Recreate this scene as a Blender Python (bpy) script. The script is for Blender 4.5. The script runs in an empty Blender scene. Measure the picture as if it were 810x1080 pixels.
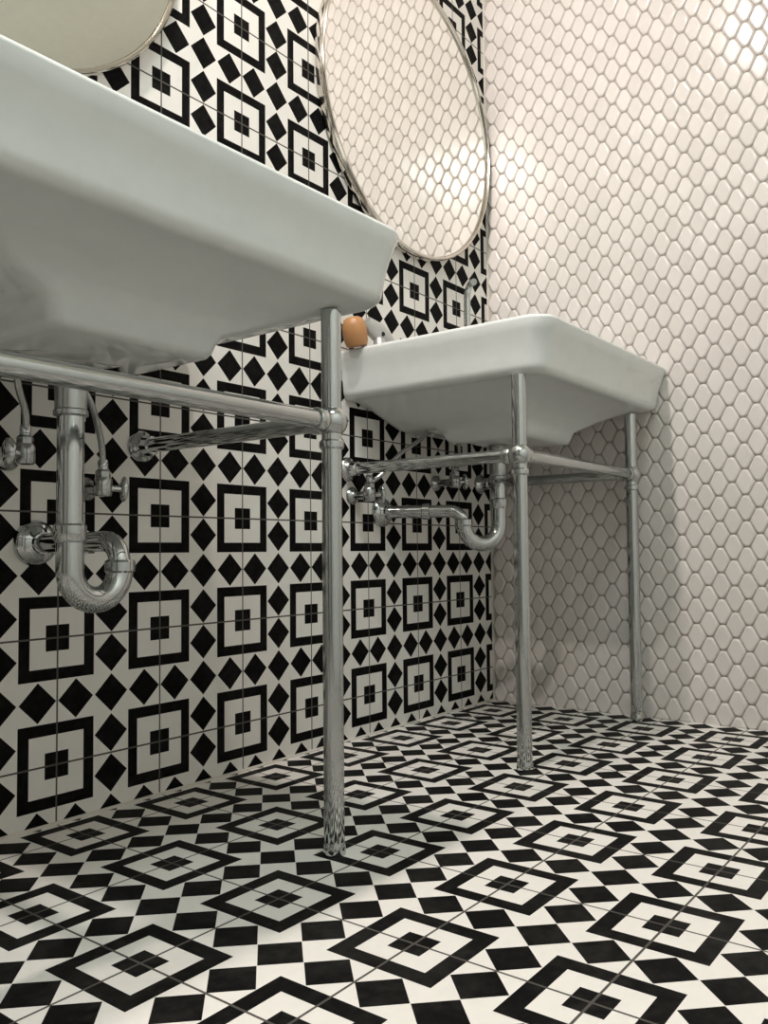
import bpy, math
from mathutils import Vector, Matrix
from mathutils.bvhtree import BVHTree

SC = bpy.context.scene
COL = SC.collection
PI = math.pi
XW = 1.372          # white tiled end wall
ZC = 2.50           # ceiling height
YR = -2.10          # wall across the room
XB = -2.60          # wall behind the photographer

# ------------------------------------------------------------------ helpers
class MB:
    def __init__(self): self.v = []; self.f = []
    def add(self, vs, fs):
        o = len(self.v); self.v += [tuple(p) for p in vs]; self.f += [tuple(i + o for i in f) for f in fs]
    def loft(self, rings, cap0=True, cap1=True):
        n = len(rings[0]); vs = [p for r in rings for p in r]; fs = []
        for k in range(len(rings) - 1):
            for i in range(n):
                j = (i + 1) % n
                fs.append((k * n + i, k * n + j, (k + 1) * n + j, (k + 1) * n + i))
        if cap0: fs.append(tuple(range(n - 1, -1, -1)))
        if cap1: fs.append(tuple((len(rings) - 1) * n + i for i in range(n)))
        self.add(vs, fs)
    def box(self, x0, x1, y0, y1, z0, z1):
        v = [(x, y, z) for x in (x0, x1) for y in (y0, y1) for z in (z0, z1)]
        self.add(v, [(0, 1, 3, 2), (4, 6, 7, 5), (0, 4, 5, 1), (2, 3, 7, 6), (0, 2, 6, 4), (1, 5, 7, 3)])
    def lathe(self, prof, origin=(0, 0, 0), axis=(0, 0, 1), n=28, cap=True):
        """prof: (radius, height along the axis)"""
        a = Vector(axis).normalized(); o = Vector(origin)
        u = a.orthogonal().normalized(); w = a.cross(u)
        rings = [[o + a * h + (u * math.cos(t) + w * math.sin(t)) * max(r, 1e-5)
                  for t in [2 * PI * i / n for i in range(n)]] for r, h in prof]
        self.loft(rings, cap, cap)
    def tube(self, pts, r, n=20, cap=True):
        pts = [Vector(p) for p in pts]; m = len(pts)
        rs = r if isinstance(r, (list, tuple)) else [r] * m
        t = [(pts[min(i + 1, m - 1)] - pts[max(i - 1, 0)]).normalized() for i in range(m)]
        u = t[0].orthogonal().normalized(); rings = []
        for i in range(m):
            u = (u - t[i] * u.dot(t[i])).normalized(); w = t[i].cross(u)
            rings.append([pts[i] + (u * math.cos(a) + w * math.sin(a)) * rs[i] for a in [2 * PI * k / n for k in range(n)]])
        self.loft(rings, cap, cap)
    def build(self, name, m, parent=None, smooth=True, angle=40):
        me = bpy.data.meshes.new(name); me.from_pydata(self.v, [], self.f); me.update()
        if isinstance(m, (list, tuple)):
            for q in m: me.materials.append(q)
        else: me.materials.append(m)
        if smooth:
            me.shade_smooth()
            me.set_sharp_from_angle(angle=math.radians(angle))
        o = bpy.data.objects.new(name, me); COL.objects.link(o)
        if parent is not None:
            o.parent = parent
            o.matrix_parent_inverse = Matrix.Identity(4)
        return o

def tag(o, label=None, cat=None, group=None, kind=None):
    if label: o['label'] = label
    if cat: o['category'] = cat
    if group: o['group'] = group
    if kind: o['kind'] = kind
    return o

def empty(name, loc=(0, 0, 0), label=None, cat=None, group=None):
    o = bpy.data.objects.new(name, None); COL.objects.link(o); o.location = loc
    o.empty_display_size = 0.05
    return tag(o, label, cat, group)

def copy_tree(o, parent=None):
    c = o.copy(); COL.objects.link(c)
    if parent is not None: c.parent = parent
    for ch in list(o.children): copy_tree(ch, c)
    return c

def arc(c, u, w, r, a0, a1, n=10):
    c = Vector(c); u = Vector(u); w = Vector(w)
    return [c + u * (r * math.cos(a0 + (a1 - a0) * i / n)) + w * (r * math.sin(a0 + (a1 - a0) * i / n)) for i in range(n + 1)]

def bez(pts, n=24):
    """Catmull-Rom through pts"""
    P = [Vector(p) for p in pts]; P = [P[0] * 2 - P[1]] + P + [P[-1] * 2 - P[-2]]; out = []
    for k in range(1, len(P) - 2):
        a, b, c, d = P[k - 1:k + 3]
        for i in range(n):
            t = i / n
            out.append(0.5 * ((2 * b) + (c - a) * t + (2 * a - 5 * b + 4 * c - d) * t * t + (3 * b - a - 3 * c + d) * t ** 3))
    out.append(P[-2]); return out

# ------------------------------------------------------------------ materials
def new_mat(name):
    m = bpy.data.materials.new(name); m.use_nodes = True
    nt = m.node_tree; b = nt.nodes['Principled BSDF']
    return m, nt, b

class NB:
    """tiny node-graph builder"""
    def __init__(self, nt): self.nt = nt
    def node(self, t, **k):
        n = self.nt.nodes.new(t)
        for a, b in k.items(): setattr(n, a, b)
        return n
    def m(self, op, a, b=None, c=None):
        n = self.node('ShaderNodeMath', operation=op)
        for i, x in enumerate((a, b, c)):
            if x is None: continue
            if isinstance(x, (int, float)): n.inputs[i].default_value = x
            else: self.nt.links.new(x, n.inputs[i])
        return n.outputs[0]
    def lt(self, a, b): return self.m('LESS_THAN', a, b)
    def mix(self, f, a, b):
        n = self.node('ShaderNodeMix', data_type='RGBA')
        for s, x in ((n.inputs[0], f), (n.inputs[6], a), (n.inputs[7], b)):
            if isinstance(x, (int, float)): s.default_value = x
            elif isinstance(x, tuple): s.default_value = (*x, 1)
            else: self.nt.links.new(x, s)
        return n.outputs[2]
    def noise(self, scale, detail=3, rough=.5):
        g = self.node('ShaderNodeNewGeometry'); n = self.node('ShaderNodeTexNoise')
        n.inputs['Scale'].default_value = scale; n.inputs['Detail'].default_value = detail; n.inputs['Roughness'].default_value = rough
        self.nt.links.new(g.outputs['Position'], n.inputs['Vector'])
        return n.outputs[0]

def pattern_mat(name, ax_u, off_u, ax_v, off_v, white, black, rough_w, rough_b, wear, grout=.0016, inner=.24, dsz=.49, P=.2):
    """encaustic style cement tile: quarter squares at the tile corners, small diamonds between"""
    m, nt, b = new_mat(name); B = NB(nt)
    g = B.node('ShaderNodeNewGeometry'); s = B.node('ShaderNodeSeparateXYZ')
    nt.links.new(g.outputs['Position'], s.inputs[0])
    def cen(ax, off):       # position in tiles, distance from nearest square centre, -.5...5
        q = B.m('MULTIPLY', B.m('SUBTRACT', s.outputs[ax], off), 1 / P)
        return q, B.m('SUBTRACT', B.m('FRACT', B.m('ADD', q, .5)), .5)
    qu, fu = cen(ax_u, off_u); qv, fv = cen(ax_v, off_v)
    au = B.m('ABSOLUTE', fu); av = B.m('ABSOLUTE', fv); mx = B.m('MAXIMUM', au, av)
    inside = B.lt(mx, .331)
    frame = B.m('MULTIPLY', inside, B.m('GREATER_THAN', mx, inner))
    core = B.lt(mx, .103)
    du = B.m('SUBTRACT', B.m('FRACT', B.m('MULTIPLY', qu, 3)), .5); dv = B.m('SUBTRACT', B.m('FRACT', B.m('MULTIPLY', qv, 3)), .5)
    dia = B.lt(B.m('ADD', B.m('ABSOLUTE', du), B.m('ABSOLUTE', dv)), dsz)
    dia = B.m('MULTIPLY', dia, B.m('SUBTRACT', 1, inside))
    blk = B.m('MINIMUM', B.m('ADD', B.m('ADD', frame, core), dia), 1)
    joint = B.lt(B.m('MINIMUM', au, av), grout / P / 1.0)
    n1 = B.noise(9, 4, .6); n2 = B.noise(70, 3, .6)
    w1 = B.m('MULTIPLY', B.m('SUBTRACT', n1, .45), wear)
    w2 = B.m('MULTIPLY', B.m('SUBTRACT', n2, .45), wear * .8)
    wr = B.m('MAXIMUM', B.m('ADD', w1, w2), 0)
    cw = B.mix(wr, white, tuple(c * .72 for c in white))
    cb = B.mix(B.m('MULTIPLY', wr, .55), black, (.16, .15, .135))
    c = B.mix(blk, cw, cb)
    c = B.mix(joint, c, (.085, .078, .07))
    nt.links.new(c, b.inputs['Base Color'])
    r = B.m('ADD', B.m('ADD', rough_w, B.m('MULTIPLY', blk, rough_b - rough_w)), B.m('MULTIPLY', wr, .3))
    nt.links.new(r, b.inputs['Roughness'])
    nt.links.new(B.m('SUBTRACT', .10, B.m('MULTIPLY', blk, .075)), b.inputs['Specular IOR Level'])
    bm = B.node('ShaderNodeBump'); bm.inputs['Strength'].default_value = .5; bm.inputs['Distance'].default_value = .0015
    h = B.m('SUBTRACT', B.m('MULTIPLY', n2, .12), joint)
    nt.links.new(h, bm.inputs['Height']); nt.links.new(bm.outputs[0], b.inputs['Normal'])
    return m

def plain(name, col, rough=.5, metal=0, spec=.5, nscale=None, namp=0, coat=0, bump=0):
    m, nt, b = new_mat(name); B = NB(nt)
    b.inputs['Base Color'].default_value = (*col, 1); b.inputs['Roughness'].default_value = rough
    b.inputs['Metallic'].default_value = metal; b.inputs['Specular IOR Level'].default_value = spec
    b.inputs['Coat Weight'].default_value = coat; b.inputs['Coat Roughness'].default_value = .06
    if nscale:
        n = B.noise(nscale, 4, .6)
        nt.links.new(B.m('ADD', rough - namp / 2, B.m('MULTIPLY', n, namp)), b.inputs['Roughness'])
        nt.links.new(B.mix(n, tuple(c * .92 for c in col), tuple(min(1, c * 1.04) for c in col)), b.inputs['Base Color'])
        if bump:
            bm = B.node('ShaderNodeBump'); bm.inputs['Strength'].default_value = bump; bm.inputs['Distance'].default_value = .002
            nt.links.new(n, bm.inputs['Height']); nt.links.new(bm.outputs[0], b.inputs['Normal'])
    return m

M_WALL = pattern_mat('cement_tile_wall', 0, 0.0, 2, .0936, (.72, .70, .66), (.005, .0048, .0046), .5, .5, .25, .0015, .238, .475)
M_FLOOR = pattern_mat('cement_tile_floor', 0, -.0008, 1, .1231, (.74, .715, .67), (.0065, .0062, .006), .42, .45, .45, .0015, .225, .495, .2044)
M_CERAMIC = plain('white_glazed_porcelain', (.71, .735, .72), .07, 0, .5, 26, .06, 0, .0)
M_CHROME = plain('chrome', (.54, .56, .555), .09, 1, .5, 40, .08)
M_CHROME_DULL = plain('dull_chrome', (.42, .43, .42), .22, 1, .5, 60, .16)
M_MIRROR = plain('mirror_silver', (.92, .92, .895), .010, 1)
M_MFRAME = plain('polished_steel_edge', (.66, .62, .56), .14, 1, .5, 30, .06)
M_GROUT = plain('warm_grey_grout', (.46, .43, .395), .85, 0, .2, 120, .1)
M_PAINT = plain('painted_plaster', (.68, .72, .70), .8, 0, .2, 20, .1)
M_CEIL = plain('ceiling_plaster', (.80, .81, .72), .8, 0, .2, 20, .1)
M_CAULK = plain('white_sealant', (.55, .52, .47), .6, 0, .3, 60, .1)
M_HOLE = plain('dark_opening', (.01, .01, .01), .8)
M_PUMP = plain('satin_steel', (.50, .495, .49), .38, .5, .5, 60, .1)
M_SOAP = plain('amber_bottle', (.44, .215, .085), .4, 0, .5, 30, .05)
M_LAMPTRIM = plain('white_lamp_trim', (.8, .8, .78), .4)
M_BOUNCECUT = plain('bounce_cut_plaster', (.10, .10, .095), .8, 0, .2, 20, .1)  # unseen near wall, made dark to cut bounce and darken the chrome edges
M_DOOR = plain('grey_painted_wood', (.30, .30, .28), .45, 0, .4, 15, .1)
def emit(name, col, s):
    m, nt, b = new_mat(name)
    b.inputs['Base Color'].default_value = (*col, 1); b.inputs['Emission Color'].default_value = (*col, 1); b.inputs['Emission Strength'].default_value = s
    return m

def scale_tile_mat():
    m, nt, b = new_mat('white_glazed_scale_tile'); B = NB(nt)
    g = B.node('ShaderNodeNewGeometry')
    r = g.outputs['Random Per Island']
    c = B.mix(r, (.655, .615, .58), (.715, .675, .64))
    nt.links.new(c, b.inputs['Base Color'])
    n = B.noise(60, 3)
    nt.links.new(B.m('ADD', .085, B.m('MULTIPLY', n, .06)), b.inputs['Roughness'])
    b.inputs['Specular IOR Level'].default_value = .45
    bm = B.node('ShaderNodeBump'); bm.inputs['Strength'].default_value = .06; bm.inputs['Distance'].default_value = .002
    nt.links.new(n, bm.inputs['Height']); nt.links.new(bm.outputs[0], b.inputs['Normal'])
    return m
M_SCALE = scale_tile_mat()

# ------------------------------------------------------------------ the room
def struct(name, mb, m, parent=None, **k):
    o = mb.build(name, m, parent, **k)
    if parent is None: tag(o, kind='structure')
    return o

b = MB(); b.box(XB - .12, XW + .14, YR - .12, .12, -.1, 0); o = struct('floor', b, M_FLOOR, smooth=False)
tag(o, 'black and white patterned cement tile floor', 'floor')
b = MB(); b.box(XB - .12, XW + .14, 0, .12, 0, ZC); o = struct('wall_left', b, M_WALL, smooth=False)
tag(o, 'black and white patterned tile wall behind the basins', 'wall')
b = MB(); b.box(XB - .12, XW + .14, YR - .12, .12, ZC, ZC + .1); o = struct('ceiling', b, M_CEIL, smooth=False)
tag(o, 'plain pale ceiling above the basins', 'ceiling')
b = MB(); b.box(XB - .12, XW + .14, YR - .12, YR, 0, ZC); o = struct('wall_right', b, M_PAINT, smooth=False)
tag(o, 'plain painted wall opposite the basins', 'wall')
b = MB(); b.box(XB - .12, XB, YR, 0, 0, ZC); o = struct('wall_back', b, M_BOUNCECUT, smooth=False)
tag(o, 'unseen wall at the near end, darkened to cut bounced light', 'wall')
b = MB(); b.box(XW, XW + .14, YR, 0, 0, ZC); wf = struct('wall_far', b, M_GROUT, smooth=False)
tag(wf, 'white scale shaped tile wall at the far end', 'wall')

# raised elongated-hexagon glazed tiles on the far wall
def hexring(cy, cz, inset, h):
    H = .0311; a = .0072; bb = .0235
    P = [(a, H), (bb, 0), (a, -H), (-a, -H), (-bb, 0), (-a, H)]
    # inset polygon by moving the edges inwards
    n = 6; out = []
    for i in range(n):
        p0, p1, p2 = P[i - 1], P[i], P[(i + 1) % n]
        def nrm(p, q):
            dx, dy = q[0] - p[0], q[1] - p[1]; l = math.hypot(dx, dy); return (-dy / l, dx / l)
        n1 = nrm(p0, p1); n2 = nrm(p1, p2)
        if n1[0] * p1[0] + n1[1] * p1[1] > 0: n1 = (-n1[0], -n1[1])
        if n2[0] * p1[0] + n2[1] * p1[1] > 0: n2 = (-n2[0], -n2[1])
        k = inset / (1 + n1[0] * n2[0] + n1[1] * n2[1])
        out.append((p1[0] + (n1[0] + n2[0]) * k, p1[1] + (n1[1] + n2[1]) * k))
    # rounded corners: two points and one middle point
    ring = []
    for i in range(n):
        p0, p1, p2 = out[i - 1], out[i], out[(i + 1) % n]
        l0 = math.hypot(p0[0] - p1[0], p0[1] - p1[1]); l2 = math.hypot(p2[0] - p1[0], p2[1] - p1[1])
        r = .0050 if i in (1, 4) else .0062
        t0 = min(.42, r / l0); t2 = min(.42, r / l2)
        A = (p1[0] + (p0[0] - p1[0]) * t0, p1[1] + (p0[1] - p1[1]) * t0); C = (p1[0] + (p2[0] - p1[0]) * t2, p1[1] + (p2[1] - p1[1]) * t2)
        for t in (0, .5, 1):
            ring.append(((1 - t) ** 2 * A[0] + 2 * t * (1 - t) * p1[0] + t * t * C[0], (1 - t) ** 2 * A[1] + 2 * t * (1 - t) * p1[1] + t * t * C[1]))
    return [(XW - h, cy + y, cz + z) for y, z in ring]
mb = MB(); Pc = .0307; Pz = .0622
protos = [hexring(0, 0, i, h) for i, h in ((.0004, -.002), (.0006, .0022), (.0016, .0042), (.0036, .0060), (.0054, .0066), (.0064, .0066), (.0085, .0066))]
for k in range(-75, 19):
    cy = -.577 + k * Pc
    if cy < YR - .02 or cy > .015: continue
    for j in range(0, 42):
        cz = .0240 - Pz + (.0311 if k % 2 else 0) + j * Pz
        mb.loft([[(x, y + cy, z + cz) for x, y, z in r] for r in protos], cap0=False)
t = mb.build('wall_tile_surface', M_SCALE, wf, angle=80)
tag(t, 'raised glossy white scale tiles')

# white sealant bead along the foot of the patterned wall, and in the corner
b = MB(); b.tube([(XB, 0, .001), (XW - .004, 0, .0)], .0042, 10)
tag(struct('trim_1', b, M_CAULK), 'pale sealant bead where patterned wall meets floor', 'trim')
b = MB(); b.tube([(XW, 0, 0), (XW, 0, ZC)], .006, 10)
tag(struct('trim_2', b, M_CAULK), 'pale grout line in the corner between both tiled walls', 'trim')

# door in the wall behind the photographer
b = MB(); b.box(XB - .004, XB + .03, -1.60, -.70, .005, 2.05)
d = struct('door_1', b, M_DOOR, smooth=False); tag(d, 'plain grey door at the near end of the room', 'door')
b = MB()
for y0, y1 in ((-1.67, -1.60), (-.70, -.63)): b.box(XB - .004, XB + .045, y0, y1, 0, 2.12)
b.box(XB - .004, XB + .045, -1.60, -.70, 2.05, 2.12)
b.build('door_frame', M_LAMPTRIM, d, smooth=False)
b = MB(); b.lathe([(.026, 0), (.026, .008), (.01, .01), (.01, .045)], (XB + .03, -.77, 1.0), (1, 0, 0)); b.tube([(XB + .072, -.77, 1.0), (XB + .072, -.88, 1.0)], .009)
b.build('door_handle', M_CHROME, d)

# ------------------------------------------------------------------ washbasins
def rrect(hx, y0, y1, r, z, nc=8, ne=16, rb=None):
    """rounded rectangle, centred on x, from y0 (front) to y1 (back)"""
    rb = r if rb is None else rb
    pts = []
    corners = [(hx, y0, r, -PI / 2), (hx, y1, rb, 0), (-hx, y1, rb, PI / 2), (-hx, y0, r, PI)]
    cs = []
    for cx, cy, rr, a0 in corners:
        ox = cx - math.copysign(rr, cx); oy = cy + rr if cy == y0 else cy - rr
        cs.append([(ox + rr * math.cos(a0 + PI / 2 * i / nc), oy + rr * math.sin(a0 + PI / 2 * i / nc), z) for i in range(nc + 1)])
    for k in range(4):
        pts += cs[k]
        a = cs[k][-1]; c = cs[(k + 1) % 4][0]
        for i in range(1, ne): pts.append((a[0] + (c[0] - a[0]) * i / ne, a[1] + (c[1] - a[1]) * i / ne, z))
    return pts
BK = -.003
ZB, ZT = .757, .865
HT, HB, FT, FB = .341, .326, -.537, -.516
BOWL = []
def make_basin():
    root = empty('washbasin')
    R = []
    A = R.append
    # underside from the bottom up: a deep box in front, a shallower part towards the wall
    A(rrect(.060, -.320, -.200, .03, .6655)); A(rrect(.108, -.356, -.100, .022, .6665)); A(rrect(.118, -.366, -.070, .020, .669))
    A(rrect(.1225, -.371, -.060, .019, .676)); A(rrect(.126, -.374, -.055, .020, .687)); A(rrect(.134, -.378, -.050, .022, .697))
    A(rrect(.158, -.383, -.046, .026, .705)); A(rrect(.190, -.391, -.042, .03, .716)); A(rrect(.218, -.402, -.038, .034, .727))
    A(rrect(.243, -.418, -.034, .038, .7365)); A(rrect(.263, -.436, -.030, .041, .7445)); A(rrect(.280, -.456, -.024, .044, .7505))
    A(rrect(.292, -.474, -.018, .046, .7545)); A(rrect(.300, -.488, -.010, .048, .7567)); A(rrect(.307, -.498, BK, .05, ZB + .0002, rb=.006))
    for rg in R:
        for i, (x, y, z) in enumerate(rg):
            t = min(1, max(0, (y + .180) / .030)); t = t * t * (3 - 2 * t)
            rg[i] = (x, y, max(z, .660 + .042 * t))
    # soft lower edge of the apron
    rr = .017
    for i in range(1, 6):
        a = PI / 2 * i / 5
        A(rrect(HB - rr + rr * math.sin(a), FB + rr - rr * math.sin(a), BK, .040, ZB + rr - rr * math.cos(a), rb=.006))
    # apron, leaning out a little and slightly hollow
    for t in (.2, .4, .6, .8):
        k = t - .16 * math.sin(PI * t)
        A(rrect(HB + (HT - HB) * k, FB + (FT - FB) * k, BK, .040 + .002 * t, ZB + rr + (ZT - .012 - ZB - rr) * t, rb=.006))
    r2 = .009
    for i in range(0, 6):
        a = PI / 2 * i / 5
        A(rrect(HT - r2 + r2 * math.cos(a), FT + r2 - r2 * math.cos(a), BK, .042, ZT - r2 + r2 * math.sin(a), rb=.006))
    A(rrect(HT - .030, FT + .032, BK - .02, .04, ZT, rb=.01))
    A(rrect(HT - .045, FT + .045, -.135, .045, ZT - .001)); A(rrect(HT - .052, FT + .052, -.142, .045, ZT - .008))
    A(rrect(HT - .075, FT + .075, -.160, .06, ZT - .06)); A(rrect(HT - .110, FT + .100, -.180, .07, ZT - .115))
    A(rrect(.140, -.375, -.20, .07, ZT - .140)); A(rrect(.06, -.32, -.22, .045, ZT - .150)); A(rrect(.022, -.272, -.228, .02, ZT - .153))
    R = [[(1.022 * x, min(1.022 * y + .0274, BK), 1.022 * z) for x, y, z in rg] for rg in R]
    b = MB(); b.loft(R); b.build('bowl', M_CERAMIC, root, angle=60)
    BOWL.append(BVHTree.FromPolygons([Vector(p) for p in b.v], b.f))
    b = MB(); b.lathe([(.024, 0), (.024, .003), (.018, .004), (.004, .002)], (0, -.228, (ZT - .1535) * 1.022)); b.build('drain', M_CHROME, root)
    return root

LX = .2925; LY = -.4437; ZRAIL = .6142; RL = .0146; RR = .0131
def underside(x, y, off):
    """height of the basin's underside over a leg, the basin standing at off"""
    h = []
    for k in range(12):
        p = Vector((x + RL * math.cos(k * PI / 6), y + RL * math.sin(k * PI / 6), .5)) - Vector(off)
        q = BOWL[0].ray_cast(p, Vector((0, 0, 1)))[0]
        if q is not None: h.append(q.z + off[2])
    return min(h) - .0004
def make_stand(off):
    root = empty('washstand_frame')
    for s in (-1, 1):
        x = s * LX
        b = MB(); b.lathe([(RL, .004), (RL, ZRAIL - .02), (RL, ZRAIL), (RL, underside(x, LY, off))], (x, LY, 0)); leg = b.build('leg', M_CHROME, root)
        b = MB(); b.lathe([(.0165, 0), (.0165, .004), (.0158, .014), (.0146, .018), (.0144, .020)], (x, LY, 0)); b.build('foot', M_CHROME, leg)
        b = MB(); b.lathe([(.0155, .0), (.0182, .003), (.0182, .011), (.0155, .014)], (x, LY, ZRAIL - .041)); b.build('collar', M_CHROME, leg)
        b = MB(); N = 16; rb = .0235
        b.lathe([(rb * math.sin(PI * i / N), -rb * math.cos(PI * i / N)) for i in range(1, N)], (x, LY, ZRAIL), n=32); b.build('ball_joint', M_CHROME, leg)
        b = MB(); b.tube([(x, LY + .018, ZRAIL), (x, -.002, ZRAIL)], RR, 24); sr = b.build('side_rail', M_CHROME, root)
        b = MB(); b.lathe([(.0285, .0), (.0285, .003), (.025, .008), (.019, .012), (.0165, .018), (.0165, .032), (.0145, .034)], (x, -.0005, ZRAIL), (0, -1, 0)); b.build('wall_flange', M_CHROME, sr)
        b = MB(); b.lathe([(.0155, .018), (.0168, .020), (.0168, .034), (.0155, .036)], (x, LY, ZRAIL), (0, 1, 0)); b.build('rail_socket', M_CHROME, sr)
    b = MB(); b.tube([(-LX + .018, LY, ZRAIL), (LX - .018, LY, ZRAIL)], RR, 24); fr = b.build('front_rail', M_CHROME, root)
    for s in (-1, 1):
        b = MB(); b.lathe([(.0155, .018), (.0168, .020), (.0168, .034), (.0155, .036)], (s * LX, LY, ZRAIL), (-s, 0, 0)); b.build('rail_socket', M_CHROME, fr)
    return root

C1, C2 = -.1344, 1.0164
w1 = make_basin(); w1.location = (C1 + .0286, -.006, .0112)
tag(w1, 'large white porcelain washbasin nearest the camera, seen from below', 'washbasin', 'porcelain washbasins')
w2 = copy_tree(w1); w2.location = (C2 + .0266, 0, 0)
tag(w2, 'farther white porcelain washbasin beside the white tiled wall', 'washbasin', 'porcelain washbasins')
s1 = make_stand((.0286, -.006, .0112)); s1.location = (C1, 0, 0)
tag(s1, 'chrome tube stand with ball joints under the near left basin', 'washstand', 'chrome console stands')
s2 = make_stand((.0266, 0, 0)); s2.location = (C2, 0, 0)
tag(s2, 'chrome tube stand standing in front of the white tiled wall', 'washstand', 'chrome console stands')

# ------------------------------------------------------------------ traps
def make_trap(c, d2, flange, zleg, znut, label):
    """c: drain, d2: second leg, flange: point on the patterned wall"""
    root = empty('drain_trap', (c[0], c[1], zleg), label, 'drain pipe', 'chrome drain traps')
    L = lambda p: (p[0] - c[0], p[1] - c[1], p[2] - zleg)
    rt = .0182
    b = MB(); b.tube([L((*c, .6775)), L((*c, zleg + .052))], .0176, 24); b.build('tailpiece', M_CHROME, root)
    b = MB(); b.lathe([(.0205, .6785 - znut), (.0212, .670 - znut), (.0206, .002), (.0226, .0), (.0226, -.006), (.0190, -.008)], L((*c, znut))); b.build('drain_collar', M_CHROME_DULL, root)
    b = MB(); b.lathe([(.0185, .014), (.0215, .011), (.0215, -.006), (.0202, -.009), (.0186, -.011)], L((*c, zleg + .048)), n=28); b.build('slip_nut', M_CHROME, root)
    e = Vector((d2[0] - c[0], d2[1] - c[1], 0)); D = e.length; e.normalize(); up = Vector((0, 0, 1))
    za = flange[2]; re = .034
    cc = Vector((c[0], c[1], zleg)) + e * (D / 2)
    pts = [Vector((*c, zleg + .045))] + arc(cc, -e, -up, D / 2, 0, PI, 20)
    top2 = Vector((d2[0], d2[1], max(zleg + .004, za - re - .004)))
    pts.append(top2)
    b = MB(); b.tube([L(p) for p in pts], rt, 24); b.build('trap_bend', M_CHROME, root)
    b = MB(); b.lathe([(.0186, .009), (.0212, .006), (.0212, -.006), (.0186, -.009)], L(top2), n=28); b.build('slip_nut', M_CHROME, root)
    f = Vector(flange); h = Vector((f.x - d2[0], f.y - d2[1], 0)); h.normalize()
    ac = Vector((d2[0], d2[1], za - re)) + h * re
    pts = [top2 - up * .002] + arc(ac, -h, up, re, 0, PI / 2, 12) + [f + Vector((0, -.001, 0))]
    b = MB(); b.tube([L(p) for p in pts], .0150, 24); b.build('waste_arm', M_CHROME, root)
    b = MB(); b.lathe([(.0365, 0), (.0365, .003), (.034, .009), (.028, .015), (.021, .019), (.0175, .021), (.0165, .026)], L((f.x, -.0005, f.z)), (0, -1, 0), n=36); b.build('wall_flange', M_CHROME, root)
    b = MB(); mp = f * .45 + Vector((d2[0], d2[1], za)) * .55
    b.lathe([(.0155, -.010), (.019, -.008), (.019, .008), (.0155, .010)], L(mp), tuple(h), n=28); b.build('slip_nut', M_CHROME, root)
    return root
make_trap((-0.1241, -0.2281), (-0.0424, -0.223), (-.041, 0, .444), 0.4047, 0.6173, 'chrome curved drain trap hanging under the near left basin')
make_trap((1.0164, -0.2281), (0.9398, -0.177), (.849, 0, .520), 0.4885, 0.603, 'chrome curved drain trap under the farther basin')

# ------------------------------------------------------------------ stop valves with their hoses
def make_valve(pos, tilt, hose, label):
    root = empty('stop_valve', pos, label, 'valve', 'chrome stop valves')
    P = Vector(pos); L = lambda p: Vector(p) - P
    b = MB(); b.lathe([(.021, 0), (.021, .002), (.017, .007), (.011, .011), (.010, .013)], L((P.x, -.0005, P.z)), (0, -1, 0)); b.build('wall_plate', M_CHROME_DULL, root)
    b = MB(); b.tube([L((P.x, -.004, P.z)), L((P.x, P.y - .012, P.z))], .0095, 18)
    b.lathe([(.0125, -.014), (.0145, -.010), (.0145, .012), (.0125, .016)], (0, 0, 0), (0, 0, 1), 18)
    b.lathe([(.0115, .014), (.0125, .016), (.0125, .026), (.009, .029)], (0, 0, 0), (0, 0, 1), 6); b.build('valve_body', M_CHROME_DULL, root)
    # oval handle on a short stem
    a = Vector((math.cos(tilt), -.35, math.sin(tilt) * .4)).normalized()
    b = MB(); b.tube([Vector((0, 0, 0)), a * .030], .0055, 12)
    c0 = a * .034; N = 10; rings = []
    u = Vector((0, 0, 1)); u = (u - a * u.dot(a)).normalized(); w = a.cross(u)
    for i in range(1, N):
        t = PI * i / N; r = math.sin(t)
        rings.append([c0 + a * (-.007 * math.cos(t)) + u * (.021 * r * math.cos(q)) + w * (.012 * r * math.sin(q)) for q in [2 * PI * k / 20 for k in range(20)]])
    b.loft(rings); b.build('valve_handle', M_CHROME, root)
    b = MB(); b.tube([L(p) for p in bez([(P.x, P.y, P.z + .026)] + hose, 14)], .0052, 12); b.build('hose', M_CHROME_DULL, root)
    b = MB(); b.lathe([(.0075, 0), (.0082, .002), (.0082, .016), (.0068, .018)], (0, 0, .027)); b.build('hose_ferrule', M_CHROME, root)
    return root
def below(x, y, k):
    off = Vector(((C1 + .0286, -.006, .0112), (C2 + .0266, 0, 0))[k])
    q = min((BOWL[0].ray_cast(Vector((x + dx, y + dy, .5)) - off, Vector((0, 0, 1)))[0] + off).z for dx in (-.007, 0, .007) for dy in (-.007, 0, .007))
    return (x, y, q - .0045)
make_valve((0.046, -0.052, 0.5332), -.1, [(0.036, -0.062, 0.6030), (0.004, -0.085, 0.6541), (-0.030, -0.100, 0.690), below(-.042, -.104, 0)], 'chrome stop valve and hose right of the near trap')
make_valve((-0.088, -0.052, 0.5752), PI * .95, [(-0.092, -0.060, 0.6336), (-0.115, -0.078, 0.6745), below(-.126, -.092, 0)], 'chrome stop valve above the big wall flange of the near trap')
make_valve((1.085, -0.060, 0.6030), .2, [(1.080, -0.070, 0.6439), (1.060, -0.090, 0.6663), (1.038, -0.104, 0.692), below(1.030, -.106, 1)], 'chrome stop valve behind the vertical drain pipe of the farther basin')
make_valve((0.740, -0.052, 0.5542), .1, [(0.765, -0.070, 0.6030), (0.810, -0.085, 0.6490), (0.880, -0.095, 0.6890), below(.905, -.098, 1)], 'chrome stop valve just right of the nearest front leg')

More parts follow.
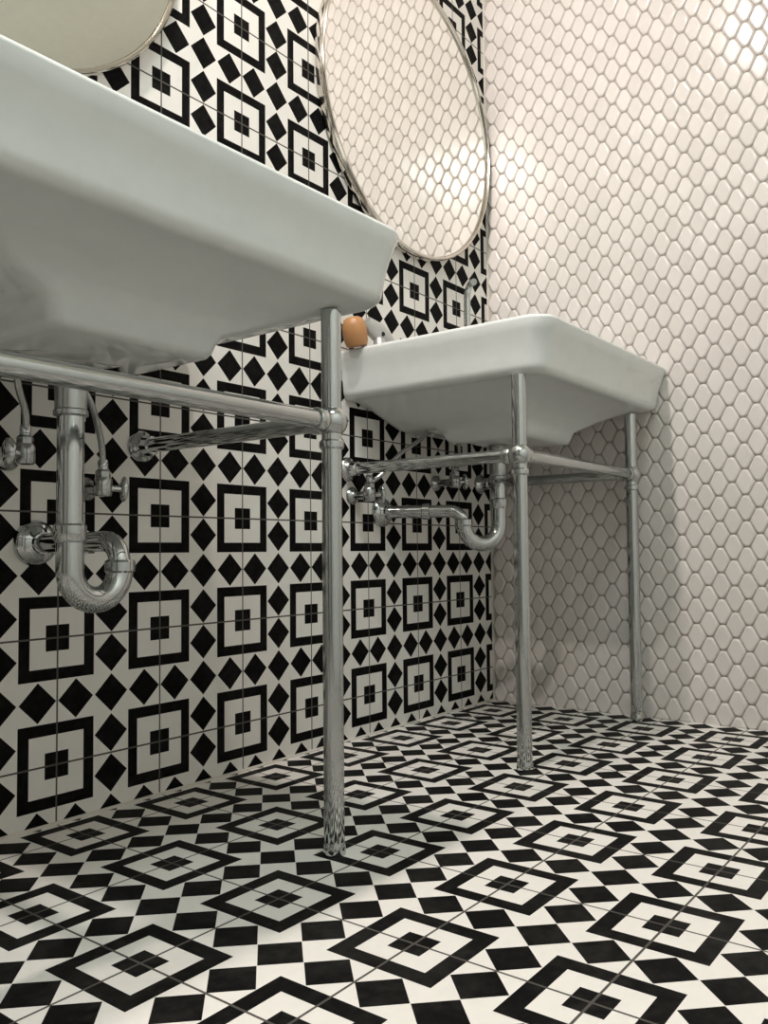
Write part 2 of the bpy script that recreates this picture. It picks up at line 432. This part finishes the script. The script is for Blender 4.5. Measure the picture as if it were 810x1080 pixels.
# ------------------------------------------------------------------ mirrors
def make_mirror(label):
    root = empty('round_mirror', (0, 0, 0), label, 'mirror', 'round wall mirrors')
    Rm = .366
    b = MB(); b.lathe([(Rm - .012, .002), (Rm - .004, .002), (Rm, .006), (Rm, .026), (Rm - .003, .030), (Rm - .007, .030), (Rm - .009, .027), (Rm - .009, .020)], (0, 0, 0), (0, -1, 0), n=128, cap=False)
    b.build('frame', M_MFRAME, root)
    b = MB(); b.lathe([(Rm - .010, .003), (Rm - .0088, .020), (Rm - .0105, .0225)], (0, 0, 0), (0, -1, 0), n=128); b.build('mirror_glass', M_MIRROR, root, angle=20)
    return root
m1 = make_mirror('round mirror above the near left basin, cut by the frame'); m1.location = (-.140, 0, 1.545)
m2 = copy_tree(m1); m2.location = (.982, 0, 1.543)
tag(m2, 'round steel edged mirror reflecting the white scale tiles', 'mirror', 'round wall mirrors')

# ------------------------------------------------------------------ things on the farther basin
t = empty('basin_tap', (1.118, -.085, ZT * 1.022), 'slim chrome tap on the back of the farther basin', 'tap')
b = MB(); b.lathe([(.020, 0), (.020, .003), (.014, .008), (.010, .012)], (0, 0, 0)); b.build('base', M_CHROME, t)
b = MB(); b.tube([(0, 0, .008), (0, 0, .20)] + arc((-.020, -.028, .20), (.58, .81, 0), (0, 0, 1), .0345, 0, PI * .62, 12)[1:], .0088, 18); b.build('spout', M_CHROME, t)
b = MB(); b.tube([(0, 0, .05), (.03, .012, .062), (.045, .018, .075)], [.006, .005, .005], 12); b.build('lever', M_CHROME, t)

t = empty('soap_bottle', (.697, -.055, ZT * 1.022), 'small amber bottle tipping a grey pump on the back corner of the farther basin', 'soap bottle')
ax = Vector((-.25, 0, 1)).normalized()
b = MB(); b.lathe([(.019, .0005), (.0235, .003), (.0265, .012), (.028, .030), (.027, .048), (.021, .062), (.012, .067)], (0, 0, 0), tuple(ax), n=28); b.build('bottle_body', M_SOAP, t)
b = MB(); b.tube([(.016, -.012, .056), (.046, -.022, .040), (.080, -.026, .022)], [.016, .0215, .017], 18)
b.tube([(.050, -.022, .036), (.046, -.028, .014), (.046, -.030, .001)], [.012, .014, .016], 16); b.build('pump', M_PUMP, t)
b = MB(); b.lathe([(.0, -.004), (.006, -.002), (.006, .002), (.0, .004)], (.044, -.0395, .033), (0, -1, 0), n=14); b.build('pump_hole', M_HOLE, t)

# ------------------------------------------------------------------ lamps
def downlight(x, y, label):
    t = empty('ceiling_light', (x, y, ZC), label, 'ceiling light', 'recessed ceiling lights')
    b = MB(); b.lathe([(.052, -.001), (.056, -.001), (.056, -.006), (.050, -.008), (.044, -.004), (.044, -.001)], (0, 0, 0), n=40, cap=False); b.build('trim_ring', M_LAMPTRIM, t)
    b = MB(); b.lathe([(.0001, -.0022), (.044, -.0022)], (0, 0, 0), n=40, cap=False); b.build('diffuser', M_LENS, t)
    return t
M_LENS = emit('lit_lamp_lens', (1, .86, .70), 9)
M_PANEL = emit('fill_panel_diffuser', (.88, .97, .95), 2.2)
LAMPS = [(-.02, -.46, 'small recessed ceiling lamp above the near left basin'), (-1.10, -.46, 'added unseen fill lamp in the ceiling behind the camera')]  # second lamp is added, to brighten the opposite wall and near floor
def lamp(kind, name, loc, tgt, power, col, **k):
    l = bpy.data.lights.new(name, kind); l.energy = power; l.color = col
    for a, v in k.items(): setattr(l, a, v)
    o = bpy.data.objects.new(name, l); COL.objects.link(o); o.location = loc
    o.rotation_euler = (Vector(tgt) - Vector(loc)).to_track_quat('-Z', 'Y').to_euler()
    return o
WARM = (1, .90, .855)
for x, y, lab in LAMPS:
    downlight(x, y, lab)
    lamp('SPOT', 'ceiling_lamp_light', (x, y, ZC - .012), (x, y, 0), 108 if x > -.5 else 100, WARM, spot_size=math.radians(180), spot_blend=0, shadow_soft_size=.04)
# added spot standing in for lamp light the far mirror throws on the end wall
lamp('SPOT', 'mirror_bounce_spot', (-.02, -.46, ZC - .014), (1.37, .02, 1.37), 62, WARM, spot_size=math.radians(17), spot_blend=.75, shadow_soft_size=.03)
# added unseen panel giving cool fill to the basin fronts and floor
t = empty('ceiling_fill_panel', (-.42, -1.18, ZC), 'added unseen square fill panel on the ceiling', 'ceiling light')
b = MB(); b.box(-.31, .31, -.31, .31, -.012, -.001); b.build('panel_frame', M_LAMPTRIM, t, smooth=False)
b = MB(); b.box(-.28, .28, -.28, .28, -.014, -.0115); b.build('diffuser', M_PANEL, t, smooth=False)
lamp('AREA', 'ceiling_fill_light', (-.42, -1.18, ZC - .02), (-.42, -1.18, 0), 18, (.86, 1, .99), shape='SQUARE', size=.56)

# ------------------------------------------------------------------ world, camera, view
w = bpy.data.worlds.new('room_air'); SC.world = w; w.use_nodes = True
w.node_tree.nodes['Background'].inputs[0].default_value = (.9, .95, 1, 1); w.node_tree.nodes['Background'].inputs[1].default_value = .02

cam = bpy.data.cameras.new('camera'); co = bpy.data.objects.new('camera', cam); COL.objects.link(co)
r = Vector((.6073336768, -.7943884237, -.0096352122)); dn = Vector((.0311860768, .0359580342, -.9988665819)); f = Vector((.7938345127, .6063448295, .0466123835))
m = Matrix.Identity(4)
for i, v in enumerate((r, -dn, -f)):
    for j in range(3): m[j][i] = v[j]
m.translation = Vector((-.7693862211, -1.2459989484, .4254774))
co.matrix_world = m
cam.sensor_fit = 'VERTICAL'; cam.sensor_height = 36; cam.sensor_width = 27; cam.lens = 898.04 * 36 / 1080
cam.clip_start = .02; cam.clip_end = 50
SC.camera = co
vs = SC.view_settings
vs.view_transform = 'Standard'; vs.look = 'None'; vs.gamma = 1; vs.use_curve_mapping = False; vs.exposure = -0.26
SC.cycles.use_denoising = True
SC.cycles.use_guiding = True
SC.cycles.max_bounces = 10; SC.cycles.diffuse_bounces = 5; SC.cycles.glossy_bounces = 6
SC.cycles.sample_clamp_indirect = 6
